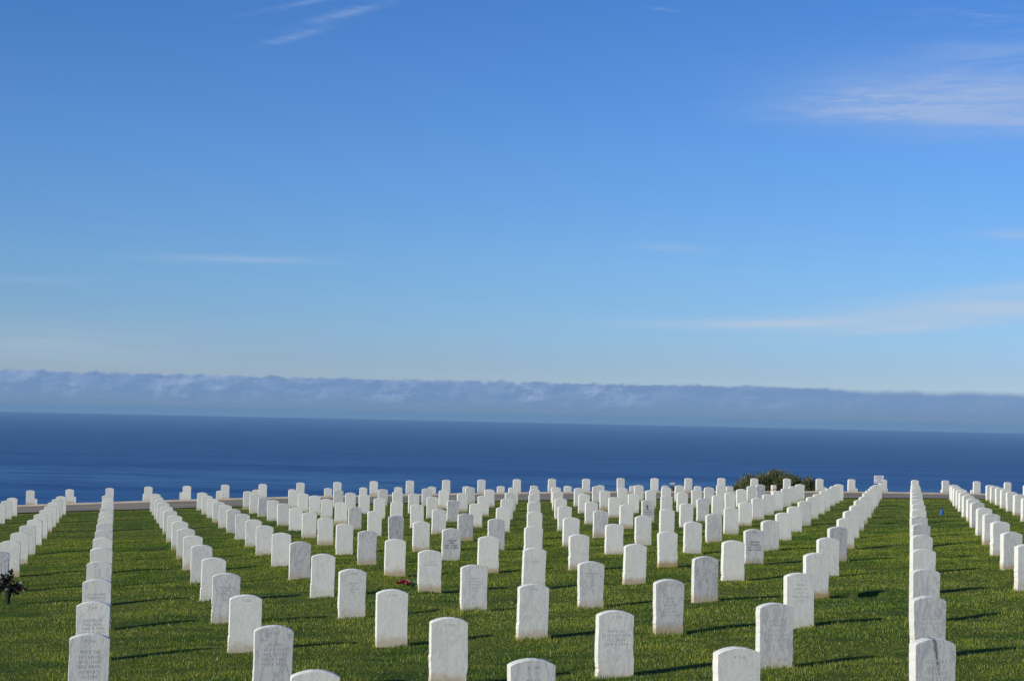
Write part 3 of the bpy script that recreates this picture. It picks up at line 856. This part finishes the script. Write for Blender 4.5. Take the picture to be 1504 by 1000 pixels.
def addc(m_, k_):
    global cover
    m_ = t.math('MULTIPLY', m_, k_*1.6)
    cover = m_ if cover is None else t.math('ADD', cover, m_)
fa = fibres(-4, .30, 1.9, .22, .80, 3.1)
fb = fibres(16, .5, 3.5, .25, .70, 8.3)
fd = fibres(-9, .7, 5.5, .38, .72, 1.7)
fc = fibres(4, .18, 2.0, .22, .70, 5.7)
addc(t.math('MULTIPLY', blob(15.6, 10.6, 5.2, 1.15, -3), t.math('MULTIPLY_ADD', fa, .62, .38)), .50)
addc(t.math('MULTIPLY', blob(11.2, 10.55, 2.6, .42, 3), t.math('MULTIPLY_ADD', fd, .6, .4)), .20)
addc(t.math('MULTIPLY', blob(14.0, 10.5, 3.4, .65, 2), fd), .30)
addc(t.math('MULTIPLY', blob(16.5, 13.0, 3.0, .35, -4), fd), .16)
addc(t.math('MULTIPLY', blob(12.0, 10.1, 3.0, .30, 0), fa), .35)
addc(t.math('MULTIPLY', blob(17.0, 11.8, 3.0, .35, -6), fa), .40)
addc(t.math('MULTIPLY', blob(16.5, 9.7, 3.0, .30, -7), fa), .35)
addc(t.math('MULTIPLY', blob(-7.6, 12.38, 1.05, .12, 17), fb), .25)
addc(t.math('MULTIPLY', blob(-5.6, 13.30, 1.6, .14, 17), fb), .26)
addc(t.math('MULTIPLY', blob(-7.6, 13.4, 1.6, .08, 14), fb), .20)
addc(t.math('MULTIPLY', blob(15.4, 3.70, 4.8, .42, 4), t.math('MULTIPLY_ADD', fc, .5, .5)), .55)
addc(t.math('MULTIPLY', blob(16.8, 4.45, 3.4, .20, 5), t.math('MULTIPLY_ADD', fc, .5, .5)), .36)
addc(t.math('MULTIPLY', blob(8.6, 3.20, 4.0, .17, 1), t.math('MULTIPLY_ADD', fc, .6, .4)), .50)
addc(t.math('MULTIPLY', blob(12.8, 3.05, 2.6, .13, 4), t.math('MULTIPLY_ADD', fc, .6, .4)), .30)
addc(t.math('MULTIPLY', blob(-9.4, 4.95, 2.6, .12, 1), t.math('MULTIPLY_ADD', fc, .6, .4)), .26)
addc(t.math('MULTIPLY', blob(5.3, 5.70, 1.2, .14, -3), t.math('MULTIPLY_ADD', fa, .6, .4)), .22)
addc(t.math('MULTIPLY', blob(16.9, 6.15, 1.5, .17, -1), t.math('MULTIPLY_ADD', fa, .6, .4)), .36)
addc(t.math('MULTIPLY', blob(5.0, 13.56, .45, .05, -6), fb), .35)
addc(t.math('MULTIPLY', blob(-15.5, 1.9, 6.0, .75, 0), t.ramp(fc, 0, 1, .5, 1)), .20)
addc(t.math('MULTIPLY', blob(-15.8, 4.0, 1.8, .15, 0), fc), .08)
cover = t.math('MINIMUM', cover, .8)
K = 1/S
def lin(*c): return rgb(*[x*K for x in c])
cr = t.node('ShaderNodeValToRGB')     # tint of the clear air by height above the horizon
t.put(cr.inputs[0], t.math('DIVIDE', el, 20.0, clamp=True))
e_ = cr.color_ramp.elements
e_[0].position = .0; e_[0].color = rgb(.84, .72, .75)
e_[1].position = .70; e_[1].color = rgb(.84, .905, .99)
for p_, c_ in ((.085, (.84, .735, .765)), (.14, (.92, .82, .82)), (.25, (1.0, .91, .88)), (.44, (.98, .94, .965))):
    q = e_.new(p_); q.color = rgb(*c_)
skyc = t.mix(1.0, sky.outputs[0], cr.outputs[0], 'MULTIPLY')
skyc = t.mix(1.0, skyc, rgb(1.25, 1.25, 1.25), 'MULTIPLY')
skyc = t.mix(cover, skyc, t.mix(t.ramp(el, 3, 9), lin(.47, .575, .72), lin(.36, .48, .73)))
# long bank of marine cloud standing on the horizon
edge1 = t.noise(vec(t.math('MULTIPLY', az, .55), 0.0, 2.0), 1.0, 3, .6)
edge2 = t.noise(vec(t.math('MULTIPLY', az, 1.7), t.math('MULTIPLY', el, 1.9), 7.0), 1.0, 6, .60)
rightw = t.ramp(az, 2, 12)
topl = t.math('ADD', t.math('MULTIPLY_ADD', edge1, .30, .98), t.math('MULTIPLY', t.math('SUBTRACT', edge2, .5), t.math('MULTIPLY_ADD', rightw, -.36, .46)))
topl = t.math('SUBTRACT', topl, t.ramp(az, 8.5, 14.5, 0, .02))
soft = t.ramp(az, 9, 13, .09, .26)
bank = t.ramp(t.math('SUBTRACT', topl, el), 0.0, soft)
leftw = t.ramp(az, 1, 11, 1.0, .22)
def billow(dx, dy, sc_, det):
    return t.noise(vec(t.math('MULTIPLY_ADD', az, sc_*.75, dx), t.math('MULTIPLY_ADD', el, sc_*1.35, dy), 3.3), 1.0, det, .58, .15)
r1 = t.math('SUBTRACT', billow(0, 0, 1.15, 5), billow(-.16, .30, 1.15, 5))
r2 = t.math('SUBTRACT', billow(9, 4, 3.4, 4), billow(8.78, 4.34, 3.4, 4))
relief = t.math('ADD', t.math('MULTIPLY', r1, 2.6), t.math('MULTIPLY', r2, 1.1))
big = t.ramp(t.noise(vec(t.math('MULTIPLY', az, .42), 3.0, 0.0), 1.0, 2, .5), .42, .60)
hgt = t.math('MULTIPLY', t.ramp(el, .12, .60), t.ramp(t.math('SUBTRACT', topl, el), .0, .10))
puff = t.math('MULTIPLY', t.math('ADD', relief, .12, clamp=True), t.math('MULTIPLY', hgt, t.math('MULTIPLY', leftw, t.math('MULTIPLY_ADD', big, .75, .25))))
shade = t.math('MULTIPLY', t.math('MULTIPLY', relief, -1.0, clamp=True), t.math('MULTIPLY', hgt, leftw))
bcol = t.mix(t.ramp(el, -.25, .75), lin(.155, .258, .405), lin(.172, .292, .510))
bcol = t.mix(t.math('MULTIPLY', puff, .95, clamp=True), bcol, lin(.36, .46, .68))
bcol = t.mix(t.math('MULTIPLY', shade, .45, clamp=True), bcol, lin(.115, .205, .42))
rim = t.math('MULTIPLY', t.ramp(t.math('SUBTRACT', topl, el), .0, .14, 1.0, 0.0), t.math('MULTIPLY', leftw, t.ramp(edge1, .42, .58)))
bcol = t.mix(t.math('MULTIPLY', rim, .6), bcol, lin(.42, .50, .70))
skyc = t.mix(t.math('MULTIPLY', bank, .97), skyc, bcol)
t.put(bg.inputs[0], skyc); bg.inputs[1].default_value = S

# ------------------------------------------------------------------ air
if HAZE > 0:
    m = bpy.data.materials.new('sea_haze'); m.use_nodes = True
    m.node_tree.nodes.clear()
    out = m.node_tree.nodes.new('ShaderNodeOutputMaterial'); pv = m.node_tree.nodes.new('ShaderNodeVolumePrincipled')
    pv.inputs['Color'].default_value = (.30, .55, .82, 1); pv.inputs['Density'].default_value = HAZE
    pv.inputs['Anisotropy'].default_value = 0.0
    m.node_tree.links.new(pv.outputs[0], out.inputs['Volume'])
    hb = MB().box((0, 0, (-108+CAM_Z+1.6)/2), (2*RS+400, 2*RS+400, CAM_Z+1.6+108)).build('haze', m)
    tag(hb, 'thin blue sea haze over the water', 'haze', kind='stuff')

sc.view_settings.view_transform = 'Standard'; sc.view_settings.look = 'None'; sc.view_settings.gamma = 1
sc.view_settings.exposure = 0.0
sc.cycles.max_bounces = 6; sc.cycles.transparent_max_bounces = 4
